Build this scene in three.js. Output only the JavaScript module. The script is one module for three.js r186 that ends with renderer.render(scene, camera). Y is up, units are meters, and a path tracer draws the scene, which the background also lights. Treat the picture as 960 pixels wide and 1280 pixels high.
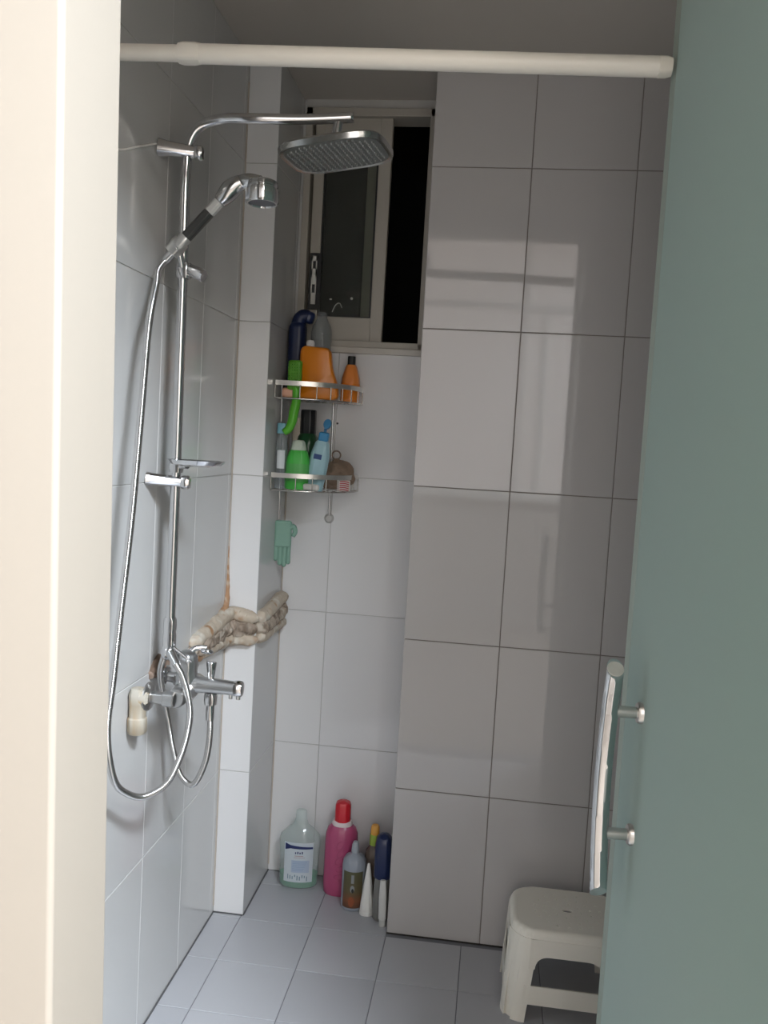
import * as THREE from 'three';
import { RectAreaLightUniformsLib } from 'three/addons/lights/RectAreaLightUniformsLib.js';
import { RoundedBoxGeometry } from 'three/addons/geometries/RoundedBoxGeometry.js';
import { mergeGeometries, toCreasedNormals } from 'three/addons/utils/BufferGeometryUtils.js';
import { ImprovedNoise } from 'three/addons/math/ImprovedNoise.js';

// ---------- camera, light, exposure ----------
const scene = new THREE.Scene();
scene.background = new THREE.Color(0x020202);
const camera = new THREE.PerspectiveCamera(59.29, 960 / 1280, 0.05, 30);
camera.position.set(0.2122, 1.3101, 2.302);
camera.rotation.set(-0.0786, 0.1225, 0.0569, 'YXZ');
const renderer = new THREE.WebGLRenderer({ antialias: true });
renderer.toneMapping = THREE.LinearToneMapping;
renderer.toneMappingExposure = 1.0;
renderer.shadowMap.enabled = true;
RectAreaLightUniformsLib.init();
// daylight in the room behind the camera: a long skylight, a bluer one near the doorway, and a pale window in its back wall (centre, size, colour, power)
const SKYLIGHT = { x: 1.62, y: 2.86, z: 3.65, w: 0.7, h: 1.1, color: [1.0, 0.96, 0.9], power: 28 };
const NEAR_SKYLIGHT = { x: 1.08, y: 2.86, z: 2.5, w: 0.44, h: 0.85, color: [0.86, 0.95, 1.05], power: 195 };
const BACK_WINDOW = { x: 0.05, y: 1.9, z: 4.37, w: 1.3, h: 1.82, color: [1.0, 0.87, 0.8], power: 0.87 };

// ---------- helpers ----------
let seed = 7;
const rnd = () => { seed = (seed * 1664525 + 1013904223) >>> 0; return seed / 4294967296; };
const noise = new ImprovedNoise();
const V = (x, y, z) => new THREE.Vector3(x, y, z);
const used = {};
const numbered = n => { const k = used[n] = (used[n] ?? -1) + 1; return k ? `${n}_${String(k).padStart(3, '0')}` : n; };
const M = (r, g, b, roughness = 0.5, metalness = 0, more = {}) => {
  const P = 'transmission' in more || 'clearcoat' in more || 'sheen' in more;
  return new (P ? THREE.MeshPhysicalMaterial : THREE.MeshStandardMaterial)({ color: new THREE.Color().setRGB(r, g, b), roughness, metalness, ...more });
};
function part(name, geo, m, parent, label) {
  const o = new THREE.Mesh(geo, m); o.name = name; o.castShadow = o.receiveShadow = true;
  if (label) o.userData.label = label;
  parent.add(o); return o;
}
function thing(name, label, category, [x, y, z] = [0, 0, 0], turn = 0, group) {
  const o = new THREE.Group(); o.name = numbered(name); o.position.set(x, y, z); o.rotation.y = turn;
  o.userData = { label, category }; if (group) o.userData.group = group;
  scene.add(o); return o;
}
function struct(name, geo, m) {
  const o = geo ? new THREE.Mesh(geo, m) : new THREE.Group();
  o.name = name; o.userData.kind = 'structure'; o.castShadow = o.receiveShadow = true; scene.add(o); return o;
}
const box = (x0, x1, y0, y1, z0, z1) => new THREE.BoxGeometry(x1 - x0, y1 - y0, z1 - z0).translate((x0 + x1) / 2, (y0 + y1) / 2, (z0 + z1) / 2);
const rbox = (x0, x1, y0, y1, z0, z1, r = 0.003, s = 2) => new RoundedBoxGeometry(x1 - x0, y1 - y0, z1 - z0, s, r).translate((x0 + x1) / 2, (y0 + y1) / 2, (z0 + z1) / 2);
const lathe = (pts, seg = 36, sx = 1, sz = 1) => { const g = new THREE.LatheGeometry(pts.map(p => new THREE.Vector2(p[0], p[1])), seg); g.scale(sx, 1, sz); return toCreasedNormals(g, 0.7); };
const curve = (pts, t = 0.5) => new THREE.CatmullRomCurve3(pts.map(p => V(...p)), false, 'centripetal', t);
function rod(a, b, r, r2 = r, seg = 20) {                     // a capped round bar from a to b
  const A = V(...a), B = V(...b), d = B.clone().sub(A), g = new THREE.CylinderGeometry(r2, r, d.length(), seg);
  g.translate(0, d.length() / 2, 0);
  g.applyQuaternion(new THREE.Quaternion().setFromUnitVectors(V(0, 1, 0), d.clone().normalize()));
  return g.translate(A.x, A.y, A.z);
}
function turned(a, b, profile, seg = 32) {                    // a lathe profile [[r, t], ...] turned about the axis a -> b (t in metres from a)
  const A = V(...a), d = V(...b).sub(A).normalize(), g = lathe(profile, seg);
  g.applyQuaternion(new THREE.Quaternion().setFromUnitVectors(V(0, 1, 0), d));
  return g.translate(A.x, A.y, A.z);
}
function sweep(c, n, radius, seg = 12, lump) {                // a tube along a curve, its radius a function of the length so far
  const L = c.getLength(), f = c.computeFrenetFrames(n, false), pos = [], idx = [], uv = [];
  for (let i = 0; i <= n; i++) {
    const u = i / n, P = c.getPointAt(u), r0 = typeof radius === 'function' ? radius(u * L, u) : radius;
    for (let j = 0; j <= seg; j++) {
      const a = j / seg * Math.PI * 2, ca = Math.cos(a), sa = Math.sin(a), r = r0 * (lump ? lump(u * L, j % seg / seg * Math.PI * 2) : 1);
      pos.push(P.x + r * (ca * f.normals[i].x + sa * f.binormals[i].x), P.y + r * (ca * f.normals[i].y + sa * f.binormals[i].y), P.z + r * (ca * f.normals[i].z + sa * f.binormals[i].z));
      uv.push(u * L, j / seg);
      if (i < n && j < seg) { const k = i * (seg + 1) + j; idx.push(k, k + seg + 1, k + 1, k + 1, k + seg + 1, k + seg + 2); }
    }
  }
  for (const [i, flip] of [[0, true], [n, false]]) {
    const P = c.getPointAt(i / n), k0 = pos.length / 3; pos.push(P.x, P.y, P.z); uv.push(0, 0);
    for (let j = 0; j < seg; j++) { const k = i * (seg + 1) + j; flip ? idx.push(k0, k, k + 1) : idx.push(k0, k + 1, k); }
  }
  const g = new THREE.BufferGeometry();
  g.setAttribute('position', new THREE.Float32BufferAttribute(pos, 3)); g.setAttribute('uv', new THREE.Float32BufferAttribute(uv, 2));
  g.setIndex(idx); g.computeVertexNormals(); return g;
}
function ribbed(pts, r, pitch = 0.0036) {                     // corrugated metal hose
  const c = curve(pts), L = c.getLength(), n = Math.round(L / pitch * 6);
  return sweep(c, n, s => r * (1 - 0.13 * (0.5 + 0.5 * Math.cos(s / pitch * 2 * Math.PI)) ** 2), 12);
}
function mottle(g, base, spots, scale = 60) {                 // vertex colours: a base with stains of its own
  const p = g.attributes.position, c = [];
  for (let i = 0; i < p.count; i++) {
    const x = p.getX(i), y = p.getY(i), z = p.getZ(i), col = [...base];
    for (const [k, rgb, s, lo] of spots) {
      const t = Math.min(1, Math.max(0, (noise.noise(x * s + k, y * s, z * s) * 0.7 + noise.noise(x * s * 2.7, y * s * 2.7 + k, z * s * 2.7) * 0.4 - lo) * 4));
      for (let q = 0; q < 3; q++) col[q] += (rgb[q] - col[q]) * t;
    }
    c.push(...col);
  }
  g.setAttribute('color', new THREE.Float32BufferAttribute(c, 3)); return g;
}
function canvasMap(w, h, draw) {
  const c = document.createElement('canvas'); c.width = w; c.height = h; draw(c.getContext('2d'), w, h);
  const t = new THREE.CanvasTexture(c); t.colorSpace = THREE.SRGBColorSpace; return t;
}

// ---------- materials ----------
const glaze = [0, 1, 2].map(k => M(0.77 - 0.012 * k, 0.765 - 0.012 * k, 0.765 - 0.01 * k, 0.06, 0));
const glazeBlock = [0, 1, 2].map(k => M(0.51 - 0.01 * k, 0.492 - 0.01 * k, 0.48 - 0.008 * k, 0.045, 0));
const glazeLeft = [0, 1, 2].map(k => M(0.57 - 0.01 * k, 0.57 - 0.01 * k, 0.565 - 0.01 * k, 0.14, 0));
const floorGlaze = [0, 1, 2, 3].map(k => M(0.46 - 0.012 * k, 0.465 - 0.012 * k, 0.49 - 0.012 * k, 0.3, 0));
const groutDark = M(0.22, 0.19, 0.17, 0.9), groutLight = M(0.5, 0.49, 0.47, 0.9), groutFloor = M(0.22, 0.22, 0.24, 0.9);
const paintCeiling = M(0.5, 0.46, 0.41, 0.9), paintCream = M(0.37, 0.33, 0.28, 0.5), paintRoom = M(0.5, 0.46, 0.42, 0.85);
const chrome = M(0.72, 0.72, 0.73, 0.16, 1), satin = M(0.62, 0.61, 0.59, 0.3, 1), hoseMetal = M(0.62, 0.61, 0.6, 0.24, 1);
const whitePlastic = M(0.74, 0.7, 0.63, 0.35), dark = M(0.012, 0.012, 0.013, 0.4);

// ---------- the shell ----------
const tileCache = {};
function tileGeometry(w, h, t = 0.006, b = 0.0009) {
  const key = [w, h].map(v => v.toFixed(4)).join();
  if (tileCache[key]) return tileCache[key];
  const x = w / 2, y = h / 2, pos = [], q = (a, b2, c, d) => pos.push(...a, ...b2, ...c, ...a, ...c, ...d);
  const ring = (i, z) => [[-x + i, -y + i, z], [x - i, -y + i, z], [x - i, y - i, z], [-x + i, y - i, z]];
  const A = ring(0, -t), B = ring(0, -b), C = ring(b, 0);
  for (let k = 0; k < 4; k++) { const l = (k + 1) % 4; q(A[k], A[l], B[l], B[k]); q(B[k], B[l], C[l], C[k]); }
  q(C[0], C[1], C[2], C[3]);
  const g = new THREE.BufferGeometry(); g.setAttribute('position', new THREE.Float32BufferAttribute(pos, 3)); g.computeVertexNormals();
  return tileCache[key] = g;
}
// tiles at [u0, u1] x [v0, v1] of a plane through o with axes u, v (u x v is the face's normal)
function tiling(parent, o, u, v, us, vs, mats, gap = 0.0022, skip) {
  const n = u.clone().cross(v), m = new THREE.Matrix4();
  for (let i = 0; i + 1 < us.length; i++) for (let j = 0; j + 1 < vs.length; j++) {
    if (skip && skip(i, j)) continue;
    const w = us[i + 1] - us[i] - gap, h = vs[j + 1] - vs[j] - gap; if (w < 0.004 || h < 0.004) continue;
    const t = part('tile', tileGeometry(w, h), mats[Math.floor(rnd() * mats.length)], parent);
    const P = o.clone().addScaledVector(u, (us[i] + us[i + 1]) / 2).addScaledVector(v, (vs[j] + vs[j + 1]) / 2);
    t.applyMatrix4(m.makeBasis(u, v, n).setPosition(P));
    t.rotateX((rnd() - 0.5) * 0.0022); t.rotateY((rnd() - 0.5) * 0.0022);
  }
}
const X = V(1, 0, 0), Y = V(0, 1, 0), Z = V(0, 0, 1), nX = V(-1, 0, 0), nZ = V(0, 0, -1), O = V(0, 0, 0);
const rows = [0, 0.4, 0.8, 1.2, 1.6, 2.0, 2.26], CEIL = 2.26, back = -0.269, XL = -0.48, XP = -0.396, XR = 1.15;
const d = 0.0018;                                             // how far the joints lie behind the tiles
{
  const w = struct('wall_left'); part('grout_bed', box(XL - 0.1, XL - d, 0, CEIL, d, 1.42), groutLight, w);
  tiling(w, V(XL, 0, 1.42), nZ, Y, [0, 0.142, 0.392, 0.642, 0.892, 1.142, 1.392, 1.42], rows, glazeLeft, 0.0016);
}
{
  const w = struct('wall_pillar'); part('grout_bed', box(XL - 0.1, XP - d, 0, CEIL, back - 0.1, -d), groutLight, w);
  tiling(w, V(XL, 0, 0), X, Y, [0, XP - XL + 0.0005], rows, glaze);
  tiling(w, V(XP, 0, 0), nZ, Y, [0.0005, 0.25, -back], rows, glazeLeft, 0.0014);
}
const winX0 = -0.388, winX1 = -0.022, winY0 = 1.572, winY1 = 2.236;
{
  const w = struct('wall_back'), m = groutLight, f = back - d;
  part('grout_bed', mergeGeometries([box(XP - d, 0, 0, winY0, back - 0.1, f), box(XP - d, 0, winY1, CEIL, back - 0.1, f), box(XP - d, winX0, winY0, winY1, back - 0.1, f), box(winX1, 0, winY0, winY1, back - 0.1, f)]), m, w);
  tiling(w, V(0, 0, back), X, Y, [XP, -0.259, -0.009, 0], [0, 0.4, 0.8, 1.2, winY0], glaze, 0.0018);
  part('drill_hole', new THREE.CylinderGeometry(0.003, 0.003, 0.002, 12).rotateX(Math.PI / 2).translate(-0.254, 1.353, back), dark, w);
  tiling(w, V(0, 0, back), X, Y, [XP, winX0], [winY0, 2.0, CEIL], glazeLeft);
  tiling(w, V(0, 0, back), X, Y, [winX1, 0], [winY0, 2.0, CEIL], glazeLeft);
}
{
  const w = struct('wall_block'); part('grout_bed', box(d, XR + 0.1, 0, CEIL, back - 0.1, -d), groutDark, w);
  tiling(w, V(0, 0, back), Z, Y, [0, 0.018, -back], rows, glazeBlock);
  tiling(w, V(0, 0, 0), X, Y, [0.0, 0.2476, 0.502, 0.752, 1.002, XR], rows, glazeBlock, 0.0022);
  part('floor_joint', box(0, XR, 0, 0.0035, -0.0015, 0.0015), M(0.03, 0.028, 0.025, 0.9), w);
}
{
  const w = struct('wall_right'); part('grout_bed', box(XR + d, XR + 0.1, 0, CEIL, 0, 1.42), groutLight, w);
  tiling(w, V(XR, 0, 0), Z, Y, [0, 0.25, 0.5, 0.75, 1, 1.25, 1.42], rows, glaze);
}
{
  const f = struct('floor'); part('grout_bed', box(XL - 0.1, XR + 0.1, -0.1, -d, back - 0.1, 1.53), groutFloor, f);
  const us = [XL, -0.4, -0.2, 0, 0.2, 0.4, 0.6, 0.8, 1.0, XR], vs = [-1.42, -1.215, -1.015, -0.815, -0.615, -0.415, -0.215, -0.015, 0.185, -back];
  tiling(f, O, X, nZ, us, vs, floorGlaze, 0.0022, (i, j) => j >= 7 && (us[i] >= 0));
}
{
  const seal = M(0.5, 0.44, 0.38, 0.8), joint = M(0.1, 0.1, 0.105, 0.9);
  const w = struct('trim_3'); part('corner_seal', box(XL, XL + 0.0025, 0.02, 2.2, 0, 0.0045), seal, w); part('corner_seal', box(XP, XP + 0.003, 0.02, 1.5, back, back + 0.003), seal, w);
  part('floor_joint', box(XL, XL + 0.003, 0, 0.003, 0, 1.42), joint, w); part('floor_joint', box(XL, XP, 0, 0.003, 0, 0.003), joint, w); part('floor_joint', box(XP, XP + 0.003, 0, 0.003, back, 0), joint, w);
}
struct('ceiling', box(XL - 0.1, XR + 0.1, CEIL, CEIL + 0.1, back - 0.1, 1.53), paintCeiling);
// the wall with the doorway that the photograph is taken through
{
  const w = struct('wall_front');
  part('wall_side', box(-1.5, -0.42, 0, 3.0, 1.42, 1.53), paintRoom, w);
  part('wall_side', box(0.53, 2.5, 0, 3.0, 1.42, 1.53), paintRoom, w);
  part('lintel', box(-0.42, 0.53, 2.16, 3.0, 1.42, 1.53), paintRoom, w);
  const t = struct('trim_1', new RoundedBoxGeometry(0.3, 2.2, 0.122, 4, 0.006), paintCream);
  t.position.set(-0.177 - 0.15, 1.085, 1.475); t.rotation.z = 0.016;
  const r = struct('trim_2', new RoundedBoxGeometry(0.08, 2.17, 0.13, 4, 0.006), paintCream);
  r.position.set(0.55, 1.085, 1.478);
}
// the bright room behind the camera
struct('floor_outer', box(-1.6, 2.6, -0.1, 0, 1.53, 4.5), M(0.3, 0.26, 0.22, 0.5));
struct('ceiling_outer', box(-1.6, 2.6, 2.9, 3.0, 1.42, 4.5), paintRoom);
struct('wall_outer_left', box(-1.6, -1.5, 0, 2.9, 1.53, 4.5), paintRoom);
struct('wall_outer_right', box(2.5, 2.6, 0, 2.9, 1.53, 4.5), paintRoom);
struct('wall_outer_back', box(-1.6, 2.6, 0, 2.9, 4.4, 4.5), paintRoom);

function panelLight(L, name, facing, bars) {
  const t = struct(name);
  const frame = M(0.8, 0.8, 0.78, 0.4);
  const hw = L.w / 2, hh = L.h / 2;
  part('window_frame', mergeGeometries([rbox(-hw - 0.06, hw + 0.06, hh, hh + 0.06, -0.03, 0.03), rbox(-hw - 0.06, hw + 0.06, -hh - 0.06, -hh, -0.03, 0.03), rbox(-hw - 0.06, -hw, -hh, hh, -0.03, 0.03), rbox(hw, hw + 0.06, -hh, hh, -0.03, 0.03)]), frame, t);
  if (bars) part('window_bar', mergeGeometries([rbox(-hw, hw, 0.41, 0.45, -0.02, 0.03), rbox(-0.31, -0.28, -hh, hh, -0.02, 0.028), rbox(-0.46, -0.42, -hh, 0.41, -0.02, 0.028)]), frame, t);
  part('window_light', box(-hw, hw, -hh, hh, -0.012, -0.004), M(0.6, 0.6, 0.6, 0.5, 0, { emissive: new THREE.Color().setRGB(...L.color), emissiveIntensity: 0.8 }), t);
  const l = new THREE.RectAreaLight(new THREE.Color().setRGB(...L.color), L.power, L.w, L.h);
  l.position.set(L.x, L.y, L.z); t.position.set(L.x, L.y, L.z);
  const to = V(L.x, L.y, L.z).add(facing); l.lookAt(to); t.lookAt(to);
  const off = facing.clone().multiplyScalar(0.01); l.position.add(off); scene.add(l);
}
panelLight(SKYLIGHT, 'window_2', V(0, -1, 0.0001));
panelLight(NEAR_SKYLIGHT, 'window_3', V(0, -1, 0.0001));
panelLight(BACK_WINDOW, 'window_4', V(0, 0, -1), true);

// ---------- the little sliding window in the niche ----------
{
  const w = struct('window_1'), alu = M(0.42, 0.39, 0.34, 0.5), alu2 = M(0.34, 0.32, 0.28, 0.5), z0 = back - 0.06;
  part('window_frame', mergeGeometries([rbox(winX0, winX0 + 0.02, winY0, winY1, z0 - 0.02, back + 0.006, 0.002), rbox(winX1 - 0.014, winX1, winY0, winY1, z0 - 0.02, back + 0.006, 0.002), rbox(winX0, winX1, winY0, winY0 + 0.018, z0 - 0.02, back + 0.006, 0.002), rbox(winX0, winX1, winY1 - 0.022, winY1, z0 - 0.02, back + 0.006, 0.002)]), alu, w);
  part('window_sill', rbox(winX0 - 0.006, 0, winY0 - 0.018, winY0, back - 0.02, back + 0.012, 0.003), M(0.55, 0.52, 0.47, 0.6), w);
  const glassM = M(0.75, 0.77, 0.74, 0.03, 0, { transmission: 0.97, thickness: 0, specularIntensity: 0.45 });
  function sash(x0, x1, z, m) {
    const s = new THREE.Group(); s.name = 'sash'; w.add(s);
    const y0 = winY0 + 0.018, y1 = winY1 - 0.022, rail = 0.068;
    part('stile', rbox(x0, x0 + 0.03, y0, y1, z - 0.012, z + 0.012, 0.003), m, s); part('stile', rbox(x1 - 0.036, x1, y0, y1, z - 0.012, z + 0.012, 0.003), m, s);
    part('rail', rbox(x0 + 0.028, x1 - 0.034, y0, y0 + rail, z - 0.011, z + 0.011, 0.003), m, s); part('rail', rbox(x0 + 0.028, x1 - 0.034, y1 - 0.05, y1, z - 0.011, z + 0.011, 0.003), m, s);
    part('pane', box(x0 + 0.026, x1 - 0.034, y0 + rail - 0.006, y1 - 0.044, z - 0.002, z + 0.002), glassM, s);
    part('gasket', mergeGeometries([box(x0 + 0.03, x0 + 0.033, y0 + rail, y1 - 0.05, z - 0.006, z + 0.008), box(x1 - 0.041, x1 - 0.036, y0 + rail, y1 - 0.05, z - 0.006, z + 0.008), box(x0 + 0.03, x1 - 0.036, y0 + rail, y0 + rail + 0.003, z - 0.006, z + 0.008)]), dark, s);
    return s;
  }
  const front = sash(-0.362, -0.141, back - 0.02, alu); sash(-0.368, -0.176, back - 0.052, alu2);
  const la = part('latch', rbox(-0.36, -0.326, 1.675, 1.835, back - 0.008, back - 0.004, 0.0015), dark, front);
  part('latch_plate', mergeGeometries([box(-0.353, -0.338, 1.69, 1.722, -0.0022, 0), box(-0.353, -0.338, 1.746, 1.79, -0.0022, 0), box(-0.353, -0.338, 1.812, 1.826, -0.0022, 0), box(-0.353, -0.350, 1.69, 1.826, -0.0022, 0), box(-0.341, -0.338, 1.69, 1.826, -0.0022, 0)]).translate(0, 0, back - 0.001), M(0.72, 0.7, 0.66, 0.4), la);
  const smear = M(0.6, 0.6, 0.56, 0.8);
  part('smudge', mergeGeometries([sweep(curve([[-0.29, 1.672, back - 0.017], [-0.28, 1.693, back - 0.017], [-0.27, 1.698, back - 0.017], [-0.262, 1.685, back - 0.017]]), 12, 0.0012, 6), new THREE.SphereGeometry(0.004, 8, 6).scale(1, 1, 0.3).translate(-0.235, 1.712, back - 0.017), new THREE.SphereGeometry(0.003, 8, 6).scale(1.3, 0.8, 0.3).translate(-0.296, 1.708, back - 0.017)]), smear, front);
  // the dark air shaft beyond
  const sh = struct('wall_shaft'), m = M(0.02, 0.02, 0.02, 0.95);
  part('shaft_side', mergeGeometries([box(-0.6, 0.2, 1.2, 2.6, -1.4, -1.35), box(-0.65, -0.6, 1.2, 2.6, -1.4, back - 0.1), box(0.2, 0.25, 1.2, 2.6, -1.4, back - 0.1), box(-0.6, 0.2, 1.15, 1.2, -1.4, back - 0.1), box(-0.6, 0.2, 2.6, 2.65, -1.4, back - 0.1)]), m, sh);
}

// ---------- curtain rod ----------
{
  const t = thing('curtain_rod', 'white telescopic curtain rod spanning from the left wall to the frosted glass door', 'curtain rod', [0, 1.895, 0.875]);
  const g = t; const yl = 0.013, yr = -0.006;
  part('inner_tube', rod([XL, yl, 0], [-0.318, 0.0105, 0], 0.0128), whitePlastic, g);
  part('outer_tube', rod([-0.318, 0.0105, 0], [0.412, yr, 0], 0.0152), whitePlastic, g);
  part('collar', turned([-0.334, 0.0108, 0], [0.4, yr, 0], [[0.0125, 0], [0.0155, 0.001], [0.0172, 0.008], [0.0172, 0.026], [0.0156, 0.036], [0.015, 0.036]]), whitePlastic, g);
  part('end_cap', turned([0.41, yr, 0], [0.44, yr - 0.0006, 0], [[0.0145, 0], [0.0157, 0.001], [0.0155, 0.012], [0.013, 0.02], [0, 0.021]]), M(0.72, 0.68, 0.6, 0.5), g);
}

// ---------- frosted glass door ----------
{
  const t = thing('glass_door', 'frosted green glass door standing open at the right with a chrome pull bar', 'door', [0.437, 0.012, 0.85], Math.atan2(0.097, 1));
  const L = 0.65, H = 2.14;
  const frosted = M(0.42, 0.6, 0.55, 0.97, 0, { transmission: 0.62, thickness: 0 });
  part('pane', box(-0.004, 0.004, 0, H, 0.03, L), frosted, t);
  part('polished_edge', rbox(-0.004, 0.004, 0, H, 0, 0.0298, 0.0015), M(0.34, 0.42, 0.37, 0.3), t, 'clear green polished glass edge');
  for (const s of [-1, 1]) {                                  // the same pull bar on both faces
    const bx = s * 0.047, h = new THREE.Group(); h.name = 'handle'; t.add(h);
    const zc = 0.122, y0 = 0.648, y1 = 0.986;
    // bar with slanting cut ends
    const pts = []; for (let k = 0; k <= 8; k++) { const u = k / 8; pts.push([bx + s * 0.006 * Math.sin(u * Math.PI), y0 + (y1 - y0) * u, zc]); }
    const g = sweep(curve(pts), 60, 0.0125, 28), p = g.attributes.position;
    for (let i = 0; i < p.count; i++) { const y = p.getY(i), off = (p.getZ(i) - zc); p.setY(i, y + (y > (y0 + y1) / 2 ? -1 : 1) * off * 1.0 * Math.abs(y - (y0 + y1) / 2) / ((y1 - y0) / 2)); }
    g.computeVertexNormals(); part('bar', toCreasedNormals(g, 0.6), chrome, h);
    part('end_plate', turned([bx, y1, zc], [bx, y1 + 0.1, zc + 0.1], [[0, 0.0012], [0.0122, 0.0012], [0.0125, 0], [0.0122, -0.0005]], 28).scale(1, 1, 1), M(0.75, 0.74, 0.7, 0.4, 0.6), h);
    for (const [y, z] of [[0.923, 0.122], [0.739, 0.124]]) {
      part('standoff', rod([s * 0.004, y, zc], [bx, y, zc], 0.0085), satin, h);
      part('flange', turned([s * 0.004, y, zc], [bx, y, zc], [[0, 0], [0.0155, 0], [0.0155, 0.005], [0.014, 0.007], [0.0085, 0.008]]), satin, h);
    }
  }
  for (const y of [0.25, 1.8]) part('hinge', rbox(-0.012, 0.012, y, y + 0.09, L - 0.05, L + 0.006, 0.002), satin, t);
}

// ---------- shower column on the left wall ----------
const PX = -0.4255, PZ = 0.565;
{
  const t = thing('shower_column', 'chrome shower riser pipe with a bent arm fixed to the left tile wall', 'shower', [0, 0, 0]);
  part('riser', sweep(curve([[PX, 0.895, PZ], [PX, 1.2, PZ], [PX - 0.002, 1.6, PZ], [PX - 0.003, 1.82, PZ], [PX + 0.001, 1.865, PZ], [PX + 0.02, 1.897, PZ], [PX + 0.06, 1.912, PZ], [PX + 0.12, 1.914, PZ], [-0.2, 1.921, PZ - 0.02], [-0.108, 1.929, PZ - 0.03]]), 160, 0.0098, 20), chrome, t);
  for (const [y, z] of [[1.848, 0], [1.205, 1]]) {
    const b = part('bracket', turned([XL, y + 0.004, PZ + 0.018], [PX + 0.024, y, PZ - 0.002], z ? [[0, 0], [0.0135, 0.0], [0.0135, 0.006], [0.012, 0.01], [0.0105, 0.074], [0.009, 0.078], [0, 0.079]] : [[0, 0], [0.017, 0.0], [0.0165, 0.006], [0.0145, 0.02], [0.0115, 0.068], [0.0105, 0.071], [0, 0.072]]), chrome, t);
    part('bracket_cap', turned([PX + 0.013, y, PZ], [PX + 0.1, y, PZ - 0.01], [[0, 0], [0.013, 0], [0.0142, 0.003], [0.0142, 0.012], [0.012, 0.016], [0, 0.017]]), chrome, b);
  }
  part('base_joint', turned([PX, 0.862, PZ], [PX, 1, PZ], [[0, 0], [0.0125, 0], [0.0135, 0.004], [0.0135, 0.03], [0.0125, 0.04], [0.0135, 0.042], [0.0135, 0.062], [0.0112, 0.068], [0.0098, 0.068]]), chrome, t);
  part('diverter_body', new THREE.SphereGeometry(0.017, 24, 18).translate(PX, 0.858, PZ), chrome, t);
  part('diverter_pin', rod([PX + 0.005, 0.872, PZ + 0.004], [PX + 0.05, 0.842, PZ + 0.006], 0.0035, 0.0028), chrome, t);
}
{
  const t = thing('rain_shower_head', 'wide square rain shower head with rounded corners hanging from the bent arm', 'shower head', [-0.137, 1.857, 0.535]);
  t.rotation.set(0.03, -0.1, 0.13);
  const a = 0.104, b = 0.096, se = (r, y) => { const o = []; for (let k = 0; k < 64; k++) { const th = k / 64 * Math.PI * 2, c = Math.cos(th), s = Math.sin(th); o.push([Math.sign(c) * Math.abs(c) ** 0.5 * a * r, y, Math.sign(s) * Math.abs(s) ** 0.5 * b * r]); } return o; };
  const rings = [[0.9, 0], [0.93, -0.001], [0.98, -0.002], [1, 0.003], [1, 0.008], [0.97, 0.012], [0.8, 0.016], [0.4, 0.021], [0.15, 0.026]].map(([r, y]) => se(r, y));
  const pos = [], idx = []; rings.forEach(r => r.forEach(p => pos.push(...p)));
  for (let i = 0; i + 1 < rings.length; i++) for (let k = 0; k < 64; k++) { const l = (k + 1) % 64; idx.push(i * 64 + k, (i + 1) * 64 + k, i * 64 + l, i * 64 + l, (i + 1) * 64 + k, (i + 1) * 64 + l); }
  const e = pos.length / 3; pos.push(0, 0.027, 0); for (let k = 0; k < 64; k++) idx.push((rings.length - 1) * 64 + k, e, (rings.length - 1) * 64 + (k + 1) % 64);
  const g = new THREE.BufferGeometry(); g.setAttribute('position', new THREE.Float32BufferAttribute(pos, 3)); g.setIndex(idx); g.computeVertexNormals();
  part('shell', toCreasedNormals(g, 0.6), M(0.55, 0.56, 0.55, 0.2, 1), t);
  const face = new THREE.Shape(se(0.905, 0).map(p => new THREE.Vector2(p[0], p[2])));
  const fp = part('face_plate', new THREE.ExtrudeGeometry(face, { depth: 0.004, bevelEnabled: false }).rotateX(Math.PI / 2).translate(0, 0.0035, 0), M(0.2, 0.215, 0.21, 0.4, 0.5), t);
  const n = [], nz = new THREE.CylinderGeometry(0.0018, 0.0026, 0.004, 7);
  for (let i = -8; i <= 8; i++) for (let j = -6; j <= 6; j++) if ((Math.abs(i) / 8.4) ** 4 + (Math.abs(j) / 6.4) ** 4 < 1) n.push(nz.clone().rotateX(Math.PI).translate(i * 0.0104, -0.002, j * 0.0125));
  const no = part('nozzle', mergeGeometries(n), M(0.26, 0.27, 0.26, 0.5), fp); no.userData.kind = 'stuff';
  part('ball_joint', mergeGeometries([new THREE.SphereGeometry(0.0125, 20, 14).translate(0, 0.03, 0), rod([0, 0.03, 0], [0.009, 0.066, -0.002], 0.0095, 0.009)]), chrome, t);
}
{
  const t = thing('soap_dish', 'small oval chrome soap dish clamped to the riser pipe', 'soap dish', [PX, 1.236, PZ]);
  const g = lathe([[0, 0], [0.03, 0.0006], [0.05, 0.004], [0.058, 0.011], [0.0592, 0.0112], [0.0515, 0.0028], [0.03, -0.0012], [0, -0.002]], 40, 1, 0.7).translate(0.05, 0.004, 0.028);
  part('tray', g, chrome, t);
  part('clamp', turned([0, -0.012, 0], [0, 1, 0], [[0.0098, 0], [0.0135, 0], [0.0145, 0.006], [0.0145, 0.02], [0.0135, 0.024], [0.0098, 0.024]]), chrome, t);
  part('arm', rod([0.0, 0.001, 0.0], [0.03, 0.003, 0.02], 0.006), chrome, t);
}
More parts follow.
